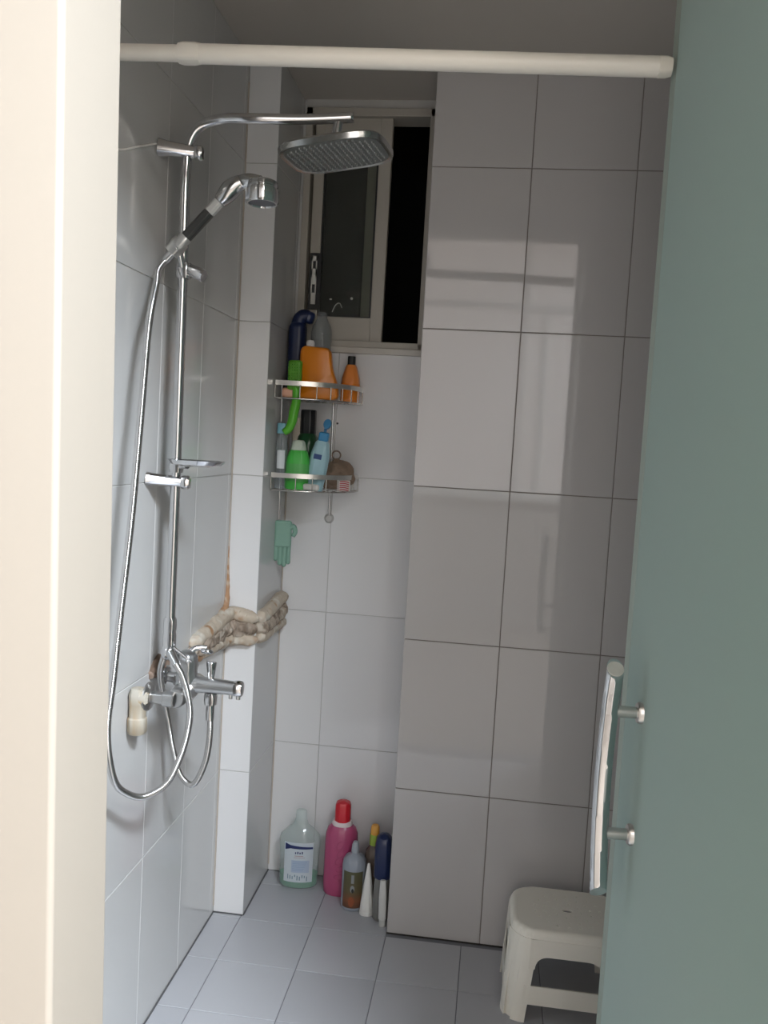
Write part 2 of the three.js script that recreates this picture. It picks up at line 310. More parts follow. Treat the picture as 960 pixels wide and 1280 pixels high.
{
  const t = thing('hand_shower_holder', 'chrome sliding holder with a round knob gripping the hand shower on the riser', 'holder', [PX, 1.62, PZ]);
  part('clamp', turned([0, -0.014, 0], [0, 1, 0], [[0.0098, 0], [0.0145, 0], [0.016, 0.004], [0.016, 0.026], [0.0145, 0.03], [0.0098, 0.03]]), chrome, t);
  part('knob', turned([0.012, 0.003, 0.006], [0.06, -0.015, 0.012], [[0.0085, 0], [0.012, 0.004], [0.0128, 0.03], [0.0115, 0.035], [0, 0.036]], 20), chrome, t);
  part('cradle', turned([-0.016, 0.03, 0.03], [0.012, 0.06, 0.03], [[0.0105, 0], [0.0155, 0.0], [0.0165, 0.01], [0.0165, 0.024], [0.0155, 0.03], [0.0118, 0.03]]), M(0.5, 0.5, 0.49, 0.3, 0.8), t);
  part('arm', rod([0, 0.004, 0.008], [-0.002, 0.042, 0.03], 0.007), chrome, t);
}
{
  const t = thing('hand_shower', 'chrome hand shower with a black grip tilted upward in the holder', 'hand shower', [0, 0, 0]);
  const z = 0.6, A = [-0.448, 1.638, z], Bv = V(-0.325, 1.772, z), dir = Bv.clone().sub(V(...A)).normalize();
  const at = s => { const p = V(...A).addScaledVector(dir, s); return [p.x, p.y, p.z]; };
  part('hose_nut', turned(at(-0.006), at(1), [[0, 0], [0.008, 0], [0.0085, 0.004], [0.0095, 0.03], [0.011, 0.034], [0.0105, 0.036]]), chrome, t);
  part('collar', turned(at(0.03), at(1), [[0.0095, 0], [0.0115, 0.002], [0.0125, 0.024], [0.0115, 0.026]]), M(0.55, 0.55, 0.54, 0.35, 0.6), t);
  part('grip', turned(at(0.054), at(1), [[0.009, 0], [0.0112, 0.001], [0.0112, 0.066], [0.009, 0.067]]), M(0.035, 0.036, 0.035, 0.3), t, 'black grip sleeve');
  part('clear_section', turned(at(0.12), at(1), [[0.0095, 0], [0.0112, 0.001], [0.0112, 0.03], [0.0095, 0.031]]), M(0.55, 0.55, 0.54, 0.25, 0.2), t, 'pale clear plastic section');
  part('neck', sweep(curve([at(0.148), at(0.165), at(0.182), [-0.305, 1.784, z], [-0.288, 1.786, z], [-0.27, 1.782, z]]), 40, (s, u) => 0.0125 + 0.005 * Math.sin(Math.min(1, u * 1.6) * Math.PI) * (u < 0.6 ? 1 : 0.6) + 0.003 * u, 24), M(0.6, 0.6, 0.6, 0.16, 1), t);
  const h = part('spray_head', turned([-0.264, 1.788, z], [-0.2625, 1.7, z + 0.004], [[0, 0], [0.022, 0], [0.028, 0.003], [0.029, 0.012], [0.0275, 0.0135], [0.0275, 0.016], [0.031, 0.018], [0.0315, 0.04], [0.029, 0.044], [0.026, 0.044], [0.025, 0.0405], [0, 0.0405]], 40), chrome, t);
  part('spray_face', turned([-0.2634, 1.7478, z + 0.0019], [-0.2625, 1.7, z + 0.004], [[0, 0.001], [0.0245, 0.001], [0.0247, 0]], 32), M(0.1, 0.1, 0.12, 0.4), h, 'dark spray face');
}
{
  const t = thing('shower_hose', 'long ribbed metal hose looping from the hand shower down and back to the riser', 'hose', [0, 0, 0]);
  part('hose', ribbed([[-0.452, 1.632, 0.6], [-0.455, 1.612, 0.622], [-0.447, 1.58, 0.65], [-0.43, 1.504, 0.719], [-0.423, 1.33, 0.76], [-0.42, 1.161, 0.791], [-0.42, 0.982, 0.827], [-0.42, 0.874, 0.848], [-0.42, 0.789, 0.865], [-0.42, 0.705, 0.839], [-0.43, 0.64, 0.76], [-0.414, 0.609, 0.7], [-0.386, 0.622, 0.66], [-0.366, 0.673, 0.64], [-0.356, 0.725, 0.632], [-0.356, 0.757, 0.625], [-0.366, 0.791, 0.615], [-0.382, 0.823, 0.605], [-0.402, 0.846, 0.595], [-0.415, 0.862, 0.582]], 0.0068), hoseMetal, t);
  part('hose_end', turned([-0.396, 0.84, 0.598], [-0.421, 0.866, 0.578], [[0.006, 0], [0.0082, 0.001], [0.009, 0.022], [0.0092, 0.034], [0, 0.034]]), M(0.6, 0.6, 0.6, 0.25, 1), t);
}
{
  const t = thing('connecting_hose', 'short ribbed metal hose hanging in a loop under the bath spout', 'hose', [0, 0, 0]);
  part('hose', ribbed([[-0.339, 0.768, 0.55], [-0.338, 0.728, 0.55], [-0.339, 0.685, 0.545], [-0.352, 0.619, 0.53], [-0.384, 0.563, 0.51], [-0.416, 0.571, 0.49], [-0.44, 0.627, 0.48], [-0.451, 0.688, 0.485], [-0.455, 0.75, 0.51], [-0.45, 0.81, 0.545], [-0.436, 0.85, 0.562]], 0.0066), hoseMetal, t);
  part('hose_nut', turned([-0.339, 0.751, 0.55], [-0.339, 0.8, 0.55], [[0.0075, -0.03], [0.0085, -0.03], [0.0085, 0.0], [0.0125, 0.002], [0.0135, 0.01], [0.0135, 0.02], [0.0115, 0.026], [0, 0.026]]), chrome, t);
}
{
  const t = thing('bath_mixer', 'chrome single lever mixer tap with a long spout on the left wall', 'tap', [-0.39, 0.778, 0.55]);
  const steel = M(0.58, 0.58, 0.58, 0.3, 1);
  part('body', turned([0, 0, 0.07], [0, 0, -1], [[0, 0], [0.016, 0], [0.019, 0.004], [0.02, 0.03], [0.023, 0.07], [0.02, 0.11], [0.019, 0.136], [0.016, 0.14], [0, 0.14]]), steel, t);
  part('dome_base', turned([0, 0, 0], [-0.004, 0.1, 0.0], [[0.023, 0], [0.0225, 0.03], [0.0215, 0.042], [0.0225, 0.046], [0.0228, 0.05], [0.021, 0.051]]), steel, t);
  part('dome', turned([-0.002, 0.05, 0], [-0.006, 0.15, 0], [[0.0225, 0], [0.023, 0.006], [0.022, 0.018], [0.018, 0.027], [0.01, 0.032], [0, 0.033]]), steel, t);
  part('indicator', new THREE.SphereGeometry(0.004, 12, 8).translate(0.006, 0.066, 0.0215), M(0.7, 0.7, 0.7, 0.3, 1), t);
  const lever = part('lever', sweep(curve([[0.0, 0.075, -0.005], [0.008, 0.084, -0.01], [0.02, 0.087, -0.016], [0.032, 0.086, -0.02]]), 24, (s, u) => 0.0065 - 0.0015 * u, 14), chrome, t);
  part('lever_ring', new THREE.TorusGeometry(0.009, 0.0042, 10, 24).rotateX(1.2).translate(0.034, 0.079, -0.017), chrome, lever);
  part('spout', sweep(curve([[0.0, 0.012, 0], [0.02, 0.014, 0], [0.05, 0.014, 0], [0.085, 0.013, 0], [0.108, 0.012, 0]]), 40, (s, u) => 0.0185 - 0.0045 * u, 22), steel, t);
  part('spout_end', turned([0.1, 0.0125, 0], [0.2, 0.0125, 0], [[0.0135, 0], [0.0162, 0.001], [0.0162, 0.014], [0.0145, 0.017], [0, 0.0175]]), chrome, t);
  part('outlet', mergeGeometries([rod([0.11, 0.002, 0.004], [0.11, -0.0085, 0.004], 0.0045), rod([0.094, 0.002, 0.004], [0.094, -0.0085, 0.004], 0.004)]), chrome, t);
  part('diverter_knob', turned([0.05, 0.022, 0], [0.05, 0.2, 0], [[0, 0], [0.0065, 0], [0.0065, 0.01], [0.0075, 0.014], [0.0105, 0.036], [0.0105, 0.04], [0.0095, 0.0415], [0, 0.0415]]), chrome, t);
  part('inlet_nut', turned([-0.052, 0.0, 0.068], [0.03, -0.002, 0.068], [[0.012, 0], [0.0125, 0.004], [0.0125, 0.028], [0.016, 0.03], [0.016, 0.05], [0.013, 0.052]], 20), steel, t);
  part('flange', turned([-0.058, 0.0, 0.068], [0.03, -0.002, 0.068], [[0.008, 0], [0.029, 0.0], [0.0292, 0.003], [0.024, 0.009], [0.0125, 0.011]]), M(0.45, 0.44, 0.43, 0.3, 1), t);
  part('inlet_nut', turned([-0.088, 0.01, -0.065], [0.0, 0.0, -0.06], [[0.011, 0], [0.0115, 0.04], [0.016, 0.042], [0.016, 0.072], [0.012, 0.075]], 20), steel, t);
  part('flange', turned([-0.088, 0.01, -0.065], [0.0, 0.0, -0.06], [[0.008, 0.014], [0.0225, 0.014], [0.0225, 0.018], [0.018, 0.024], [0.011, 0.026]]), chrome, t);
}
{
  const pm = M(1, 1, 1, 0.7, 0, { vertexColors: true });
  const t = thing('pipe_elbow', 'cream plastic pipe elbow feeding the near side of the mixer tap', 'pipe', [-0.458, 0.78, 0.632]);
  const C = [0.36, 0.31, 0.235], S = [[3, [0.42, 0.3, 0.18], 40, 0.12], [9, [0.46, 0.43, 0.37], 25, 0.15]];
  part('pipe', mottle(turned([-0.003, -0.075, 0], [-0.003, 1, 0], [[0, 0], [0.016, 0.001], [0.019, 0.006], [0.019, 0.032], [0.0165, 0.035], [0.0165, 0.06], [0.018, 0.08], [0.014, 0.092], [0, 0.096]]), C, S), pm, t);
  part('socket', mottle(turned([-0.003, 0, 0], [0.04, -0.002, -0.006], [[0.016, 0], [0.0175, 0.006], [0.0175, 0.018], [0.013, 0.022], [0, 0.022]]), [0.42, 0.31, 0.17], S), pm, t);
  part('wall_stub', mottle(turned([-0.022, -0.045, -0.02], [0.02, -0.045, 0.0], [[0.0, 0], [0.015, 0], [0.014, 0.014], [0, 0.02]]), C, S), pm, t);

  const lump = (k, a = 0.16) => (s, th) => 1 + a * noise.noise(s * 32 + k, Math.cos(th) * 1.4, Math.sin(th) * 1.4 + k) + a * 0.6 * noise.noise(s * 90, Math.cos(th) * 3 + k, Math.sin(th) * 3);
  const up = [[-0.474, 0.806, 0.29], [-0.474, 0.812, 0.22], [-0.472, 0.821, 0.12], [-0.468, 0.83, 0.04], [-0.458, 0.833, 0.012], [-0.42, 0.826, 0.009], [-0.386, 0.822, 0.008]];
  const lo = [[-0.474, 0.776, 0.27], [-0.474, 0.772, 0.2], [-0.473, 0.766, 0.1], [-0.468, 0.764, 0.035], [-0.458, 0.764, 0.012], [-0.42, 0.765, 0.009], [-0.386, 0.767, 0.008]];
  const up2 = [[-0.391, 0.821, 0.006], [-0.385, 0.824, -0.04], [-0.385, 0.833, -0.12], [-0.385, 0.841, -0.2], [-0.386, 0.842, -0.255]];
  const lo2 = [[-0.391, 0.768, 0.006], [-0.385, 0.77, -0.04], [-0.385, 0.772, -0.12], [-0.385, 0.77, -0.2], [-0.386, 0.766, -0.255]];
  const between = (A, B, dx, dz) => A.map((p, i) => [p[0] + dx, (p[1] + B[i][1]) / 2, p[2] + dz]);
  const base = [0.5, 0.42, 0.33], st = [[1, [0.36, 0.2, 0.1], 24, 0.14], [5, [0.6, 0.55, 0.47], 30, 0.1], [11, [0.1, 0.07, 0.05], 75, 0.5]];
  const gap = [[2, [0.2, 0.15, 0.11], 50, 0.0], [8, [0.48, 0.42, 0.35], 38, 0.12], [11, [0.06, 0.05, 0.04], 95, 0.4]];
  const ends = r => (s, u) => r * Math.sqrt(Math.max(0.02, Math.min(1, Math.min(u, 1 - u) * 14)));
  const t2 = thing('plastered_pipes', 'two stained cream pipes in rough plaster running along the left wall onto the pillar face', 'pipe');
  part('pipe', mottle(sweep(curve(up), 190, ends(0.019), 18, lump(2, 0.22)), base, st), pm, t2); part('pipe', mottle(sweep(curve(lo), 190, ends(0.0175), 18, lump(6, 0.22)), base, st), pm, t2);
  part('plaster_fill', mottle(sweep(curve(between(up, lo, -0.003, 0.001)), 240, ends(0.0225), 22, lump(13, 0.42)), [0.36, 0.29, 0.23], gap), pm, t2, 'rough grey brown plaster between the pipes');
  part('rust_streak', mottle(sweep(curve([[-0.474, 0.835, 0.06], [-0.476, 0.85, 0.025], [-0.4775, 0.88, 0.006], [-0.479, 0.97, 0.003], [-0.4792, 1.08, 0.0025]]), 90, (s, u) => 0.011 * (1 - u) ** 2.6 + 0.0016, 12, lump(4, 0.5)), [0.42, 0.24, 0.13], [[3, [0.52, 0.4, 0.3], 30, 0.0]]), pm, t2, 'orange rust stain running up the corner');
  const t3 = thing('plastered_pipes', 'short cream ends of the plastered pipes rising inside the niche below the glove', 'pipe');
  part('pipe', mottle(sweep(curve(up2), 130, ends(0.0185), 18, lump(2, 0.2)), base, st), pm, t3); part('pipe', mottle(sweep(curve(lo2), 130, ends(0.017), 18, lump(6, 0.2)), base, st), pm, t3);
  part('plaster_fill', mottle(sweep(curve(between(up2, lo2, -0.001, 0)), 160, ends(0.0225), 22, lump(17, 0.36)), [0.4, 0.33, 0.26], gap), pm, t3, 'rough grey brown plaster between the pipes');
  const t4 = thing('plaster_patch', 'brown broken plaster patch around the far inlet of the mixer tap', 'plaster');
  part('patch', mottle(sweep(curve([[-0.479, 0.795, 0.53], [-0.478, 0.806, 0.5], [-0.477, 0.806, 0.47], [-0.478, 0.8, 0.44]]), 60, (s, u) => 0.021 * Math.sin(Math.PI * Math.min(0.96, Math.max(0.08, u))) ** 0.6, 14, lump(21, 0.35)), [0.22, 0.15, 0.11], [[7, [0.4, 0.3, 0.24], 40, 0.05]]), pm, t4);
}
{
  const t = thing('cord', 'thin white cord running from the upper wall bracket toward the door frame', 'cord', [0, 0, 0]);
  part('strand', sweep(curve([[-0.4775, 1.853, 0.6], [-0.478, 1.822, 0.68], [-0.4785, 1.793, 0.753], [-0.4788, 1.77, 0.85]]), 24, 0.002, 8), M(0.9, 0.88, 0.85, 0.4), t);
}

// ---------- corner caddy ----------
const CX = XP, CZ = back;
const arc = (u, y, rx = 0.212, rz = 0.2) => { const c = Math.max(0, Math.cos(u * Math.PI / 2)), s = Math.max(0, Math.sin(u * Math.PI / 2)); return [CX + 0.004 + (rx - 0.004) * s ** 0.75, y, CZ + 0.006 + (rz - 0.006) * c ** 0.75]; };
{
  const t = thing('corner_shelf', 'two tier chrome wire corner shelf hung in the tiled niche', 'shelf', [0, 0, 0]);
  const wire = M(0.6, 0.58, 0.55, 0.25, 1), band = M(0.68, 0.66, 0.62, 0.3, 0.9);
  for (const y of [1.41, 1.162]) {
    const s = new THREE.Group(); s.name = 'tier'; t.add(s);
    const P = []; for (let k = 0; k <= 40; k++) P.push(arc(k / 40, 0));
    const ring = (y0, y1, th) => { const pos = [], idx = []; P.forEach((p, i) => { const q = P[Math.min(40, i + 1)], r = P[Math.max(0, i - 1)], n = V(q[2] - r[2], 0, -(q[0] - r[0])).normalize().multiplyScalar(-th); for (const [yy, k] of [[y0, 0], [y1, 0], [y1, 1], [y0, 1]]) pos.push(p[0] + n.x * k, yy, p[2] + n.z * k); }); for (let i = 0; i < 40; i++) for (let e = 0; e < 4; e++) { const a = i * 4 + e, b = i * 4 + (e + 1) % 4; idx.push(a, b, a + 4, b, b + 4, a + 4); } const g = new THREE.BufferGeometry(); g.setAttribute('position', new THREE.Float32BufferAttribute(pos, 3)); g.setIndex(idx); return toCreasedNormals(g, 0.5); };
    part('front_band', ring(y + 0.034, y + 0.047, -0.0025), band, s);
    part('lower_rail', sweep(curve(P.map(p => [p[0], y, p[2]])), 60, 0.0022, 8), wire, s);
    for (let k = 0; k <= 7; k++) { const p = arc(k / 7, 0); part('upright', rod([p[0], y, p[2]], [p[0], y + 0.036, p[2]], 0.0016, 0.0016, 8), wire, s); }
    part('side_wire', rod([CX + 0.004, y, CZ + 0.006], arc(0, y), 0.002, 0.002, 8), wire, s); part('back_wire', rod([CX + 0.004, y, CZ + 0.006], arc(1, y), 0.002, 0.002, 8), wire, s);
    for (let k = 1; k < 9; k++) { const x = CX + 0.004 + k * 0.0225, u = ((x - CX - 0.004) / 0.208) ** (1 / 0.75), z = CZ + 0.006 + 0.194 * Math.sqrt(Math.max(0, 1 - u * u)) ** 0.75; part('floor_wire', rod([x, y, CZ + 0.006], [x, y, z], 0.0014, 0.0014, 6), wire, s); }
  }
  part('post', rod([-0.389, 1.074, -0.17], [-0.389, 1.46, -0.13], 0.003), chrome, t);
  const p = part('post', rod([-0.264, 1.088, -0.262], [-0.268, 1.455, -0.262], 0.0028), chrome, t);
  part('suction_cup', lathe([[0, 0.006], [0.009, 0.006], [0.012, 0.003], [0.0145, 0], [0, 0]], 24).rotateX(Math.PI / 2).translate(-0.264, 1.077, back + 0.0005), M(0.5, 0.49, 0.47, 0.4), p);
}

// ---------- bottles and such ----------
const T1 = 1.4128, T2 = 1.1648;
const clear = (r, g, b) => M(r, g, b, 0.08, 0, { transmission: 0.85, thickness: 0 });
{
  const navy = M(0.006, 0.014, 0.06, 0.4);
  const t = thing('blue_bottle', 'tall dark blue cleaner bottle with a bent neck on the top shelf', 'bottle', [-0.3655, T1, -0.2], 0.05);
  part('body', rbox(-0.0255, 0.0215, 0, 0.215, -0.03, 0.03, 0.019, 5), navy, t);
  part('neck', sweep(curve([[-0.002, 0.19, 0], [-0.001, 0.21, 0], [0.004, 0.226, 0], [0.014, 0.233, 0], [0.026, 0.23, 0]]), 32, (s, u) => 0.022 - 0.004 * u, 20), navy, t);
  part('cap', turned([0.022, 0.231, 0], [0.05, 0.222, 0], [[0, 0], [0.0175, 0], [0.0175, 0.014], [0.013, 0.02], [0, 0.021]]), M(0.01, 0.022, 0.085, 0.3), t);
}
{
  const t = thing('clear_bottle', 'empty clear plastic bottle standing behind the orange bottle on the top shelf', 'bottle', [-0.3045, T1, -0.222]);
  part('body', lathe([[0, 0], [0.026, 0], [0.029, 0.004], [0.029, 0.15], [0.03, 0.19], [0.026, 0.21], [0.016, 0.228], [0.0135, 0.232], [0.0135, 0.246], [0.012, 0.248], [0, 0.248]]), clear(0.75, 0.78, 0.8), t);
  part('label', new THREE.CylinderGeometry(0.0295, 0.0295, 0.09, 32, 1, true).translate(0, 0.07, 0), M(0.3, 0.32, 0.36, 0.5), t, 'faded grey label');
}
{
  const t = thing('orange_bottle', 'large orange liquid soap bottle with a white cap on the top shelf', 'bottle', [-0.291, T1 + 0.0085, -0.142], 0.1);
  const s = new THREE.Shape(); s.moveTo(-0.046, 0); s.lineTo(0.05, 0); s.quadraticCurveTo(0.058, 0, 0.057, 0.01); s.bezierCurveTo(0.056, 0.05, 0.036, 0.06, 0.034, 0.1); s.lineTo(0.03, 0.123); s.quadraticCurveTo(0.028, 0.13, 0.02, 0.131); s.lineTo(-0.038, 0.134); s.quadraticCurveTo(-0.05, 0.134, -0.05, 0.122); s.lineTo(-0.05, 0.006); s.quadraticCurveTo(-0.05, 0, -0.046, 0);
  part('body', toCreasedNormals(new THREE.ExtrudeGeometry(s, { depth: 0.026, bevelSize: 0.008, bevelThickness: 0.009, bevelSegments: 4, curveSegments: 10 }).translate(0, 0, -0.013), 0.8)
    .scale(0.88, 0.95, 1), M(0.72, 0.22, 0.005, 0.3), t);
  part('cap', turned([-0.026, 0.131, 0], [-0.026, 1, 0], [[0, 0], [0.0115, 0], [0.0115, 0.014], [0.009, 0.02], [0, 0.021]]), M(0.75, 0.73, 0.72, 0.35), t);
}
{
  const t = thing('dish_brush', 'bright green brush with its handle hanging down through the top shelf', 'brush', [-0.345, 0, -0.088]);
  const gr = M(0.1, 0.45, 0.03, 0.4);
  part('head', rbox(-0.018, 0.02, T1 + 0.02, T1 + 0.1, -0.009, 0.009, 0.008, 4), M(0.1, 0.33, 0.02, 0.4), t);
  const b = []; for (let i = 0; i < 5; i++) for (let j = 0; j < 10; j++) b.push(rod([-0.013 + i * 0.007, T1 + 0.027 + j * 0.0075, 0.008], [-0.013 + i * 0.007, T1 + 0.027 + j * 0.0075, 0.016], 0.0019, 0.0014, 5));
  const br = part('bristles', mergeGeometries(b), M(0.12, 0.4, 0.04, 0.7), t); br.userData.kind = 'stuff';
  const s = sweep(curve([[0.006, T1 + 0.028, 0], [0.008, T1 - 0.01, 0.0], [0.004, 1.375, 0.004], [0.001, 1.35, 0.006], [-0.008, 1.328, 0.006], [-0.02, 1.318, 0.006]]), 40, (s, u) => 0.0095 + 0.0035 * Math.sin(u * 3.1), 14);
  part('handle', s, gr, t);
}
{
  const t = thing('small_orange_bottle', 'small orange bottle with a black cap at the right end of the top shelf', 'bottle', [-0.216, T1, -0.232]);
  part('body', lathe([[0, 0], [0.024, 0], [0.0265, 0.004], [0.0265, 0.055], [0.025, 0.07], [0.0205, 0.085], [0.0165, 0.1], [0.013, 0.106], [0, 0.106]]), M(0.85, 0.28, 0.06, 0.3), t);
  part('label', new THREE.CylinderGeometry(0.0268, 0.0268, 0.045, 32, 1, true).translate(0, 0.03, 0), M(0.85, 0.25, 0.02, 0.4), t);
  part('cap', lathe([[0, 0.105], [0.0108, 0.105], [0.0112, 0.107], [0.0112, 0.128], [0.0105, 0.13], [0, 0.13]]), dark, t);
}
{
  const t = thing('soap_bar', 'peach coloured soap bar at the left end of the top shelf', 'soap', [-0.358, T1, -0.1], 0.2);
  part('bar', rbox(-0.022, 0.022, 0, 0.026, -0.014, 0.014, 0.008, 4), M(0.75, 0.4, 0.28, 0.5), t);
}
{
  const t = thing('blue_capped_bottle', 'slim clear bottle with a light blue cap on the lower shelf', 'bottle', [-0.3755, T2, -0.105]);
  part('body', lathe([[0, 0], [0.014, 0], [0.0158, 0.003], [0.0158, 0.12], [0.014, 0.138], [0.009, 0.147], [0.009, 0.152], [0, 0.152]]), clear(0.78, 0.82, 0.84), t);
  part('label', new THREE.CylinderGeometry(0.016, 0.016, 0.05, 24, 1, true, -0.5, 1.4).translate(0, 0.08, 0), M(0.62, 0.66, 0.68, 0.5), t, 'pale label');
  part('cap', lathe([[0, 0.15], [0.0138, 0.15], [0.0142, 0.152], [0.0142, 0.176], [0.013, 0.178], [0, 0.178]]), M(0.22, 0.5, 0.6, 0.4), t);
}
{
  const t = thing('black_bottle', 'dark green bottle with a tall black cap behind the green one', 'bottle', [-0.328, T2, -0.215]);
  part('body', lathe([[0, 0], [0.03, 0], [0.033, 0.004], [0.033, 0.12], [0.028, 0.145], [0.021, 0.155], [0, 0.155]]), M(0.01, 0.07, 0.025, 0.3), t);
  part('cap', lathe([[0, 0.154], [0.0225, 0.154], [0.0232, 0.157], [0.0222, 0.218], [0.0205, 0.221], [0, 0.221]]), M(0.012, 0.014, 0.016, 0.35), t);
}
{
  const t = thing('cream_tube', 'small cream white tube standing behind the green brush handle', 'tube', [-0.36, T2, -0.215]);
  part('body', lathe([[0, 0], [0.012, 0], [0.0135, 0.003], [0.0135, 0.165], [0.0125, 0.168], [0, 0.168]]), M(0.55, 0.5, 0.42, 0.5), t);
  part('cap', lathe([[0, 0.167], [0.0115, 0.167], [0.012, 0.169], [0.0115, 0.198], [0, 0.199]]), M(0.6, 0.55, 0.47, 0.5), t);
}
{
  const t = thing('green_bottle', 'green shampoo bottle with a pale cap on the lower shelf', 'bottle', [-0.331, T2, -0.118], 0.1);
  const g = lathe([[0, 0], [0.03, 0], [0.034, 0.004], [0.034, 0.06], [0.031, 0.085], [0.0255, 0.103], [0.022, 0.108], [0, 0.108]], 40, 1, 0.62);
  part('body', g, M(0.07, 0.48, 0.07, 0.35), t);
  part('label', lathe([[0.0345, 0.022], [0.0345, 0.058], [0.033, 0.07]], 40, 1, 0.625), M(0.1, 0.42, 0.1, 0.5), t);
  part('cap', lathe([[0, 0.107], [0.0215, 0.107], [0.022, 0.11], [0.018, 0.128], [0.0135, 0.134], [0, 0.135]], 36, 1, 0.8), M(0.5, 0.58, 0.48, 0.4), t, 'pale translucent cap');
}
{
  const t = thing('light_blue_bottle', 'light blue bottle with an open flip cap leaning to the right', 'bottle', [-0.285, T2, -0.125], 0.0);
  t.rotation.z = -0.14;
  const g = lathe([[0, 0], [0.022, 0], [0.0245, 0.004], [0.027, 0.06], [0.0265, 0.1], [0.02, 0.13], [0.0125, 0.142], [0, 0.142]], 40, 1, 0.62);
  part('body', g, M(0.36, 0.56, 0.62, 0.35), t);
  part('print', rbox(-0.014, 0.008, 0.086, 0.1, 0.0148, 0.0168, 0.0008), M(0.03, 0.07, 0.2, 0.5), t, 'dark blue printed mark');
  part('cap', rbox(-0.013, 0.015, 0.136, 0.162, -0.012, 0.012, 0.006, 3), M(0.05, 0.26, 0.5, 0.35), t);
  part('hinge_strap', rbox(-0.004, 0.004, 0.158, 0.176, -0.008, -0.005, 0.001), M(0.05, 0.24, 0.46, 0.35), t);
  part('flip_lid', lathe([[0, 0], [0.0105, 0], [0.012, 0.003], [0.012, 0.008], [0.01, 0.01], [0, 0.01]], 24).rotateX(1.2).scale(0.9, 1.2, 1).translate(0.004, 0.182, -0.004), M(0.05, 0.24, 0.46, 0.35), t);
}
{
  const t = thing('bath_sponge', 'crumpled brown mesh bath sponge on the lower shelf', 'sponge', [-0.236, T2, -0.205]);
  const g = new THREE.IcosahedronGeometry(0.045, 6), p = g.attributes.position;
  for (let i = 0; i < p.count; i++) { const v = V(p.getX(i), p.getY(i), p.getZ(i)), r = 1 + 0.3 * noise.noise(v.x * 40, v.y * 40, v.z * 40) + 0.14 * Math.abs(noise.noise(v.x * 110, v.y * 110, v.z * 110)); p.setXYZ(i, v.x * r * 1.02, 0.042 + Math.max(-0.04, v.y * r * 0.92), v.z * r * 0.78); }
  g.computeVertexNormals(); part('mesh_ball', g, M(0.24, 0.17, 0.12, 0.95), t);
  part('loop', new THREE.TorusGeometry(0.012, 0.0022, 8, 24).translate(-0.004, 0.098, 0.004), M(0.2, 0.15, 0.12, 0.8), t);
}
{
  const t = thing('white_soap', 'flat white soap bar at the front of the lower shelf', 'soap', [-0.285, T2, -0.094], -0.4);
  part('bar', rbox(-0.026, 0.024, 0, 0.018, -0.007, 0.007, 0.0065, 4), M(0.62, 0.6, 0.56, 0.5), t);
}
{
  const t = thing('sachet', 'small white sachet with red stripes at the right of the lower shelf', 'sachet', [-0.205, T2, -0.149], 0.5);
  const m = canvasMap(128, 96, (c, w, h) => { c.fillStyle = '#c9c2bc'; c.fillRect(0, 0, w, h); c.strokeStyle = '#a52a35'; c.lineWidth = 9; for (let k = 0; k < 5; k++) { c.beginPath(); c.moveTo(10, 12 + k * 18); c.quadraticCurveTo(60, 2 + k * 18, 110, 20 + k * 18); c.stroke(); } });
  part('packet', rbox(-0.018, 0.018, 0, 0.032, -0.006, 0.006, 0.005, 3), M(1, 1, 1, 0.5, 0, { map: m }), t);
}
{
  const t = thing('rubber_glove', 'pale green rubber glove hanging from the left shelf post', 'glove', [-0.372, 0.94, -0.165], 0.15);
  const gm = M(0.21, 0.36, 0.285, 0.65);
  part('cuff', rbox(-0.026, 0.022, 0.055, 0.132, -0.008, 0.008, 0.0075, 4), gm, t);
  for (const [x, y0, r] of [[-0.02, 0.016, 0.0066], [-0.008, 0.004, 0.0068], [0.004, 0.0, 0.0068], [0.0155, 0.008, 0.0062]]) { const g = new THREE.CapsuleGeometry(r, 0.072 - y0, 6, 14); g.scale(1, 1, 0.85).translate(x, y0 + (0.072 - y0) / 2 + r, 0); part('finger', g, gm, t); }
  part('thumb', sweep(curve([[0.016, 0.112, 0], [0.026, 0.116, 0.002], [0.032, 0.102, 0.003], [0.026, 0.088, 0.003]]), 20, (s, u) => 0.0082 - 0.002 * u, 12), gm, t);
}
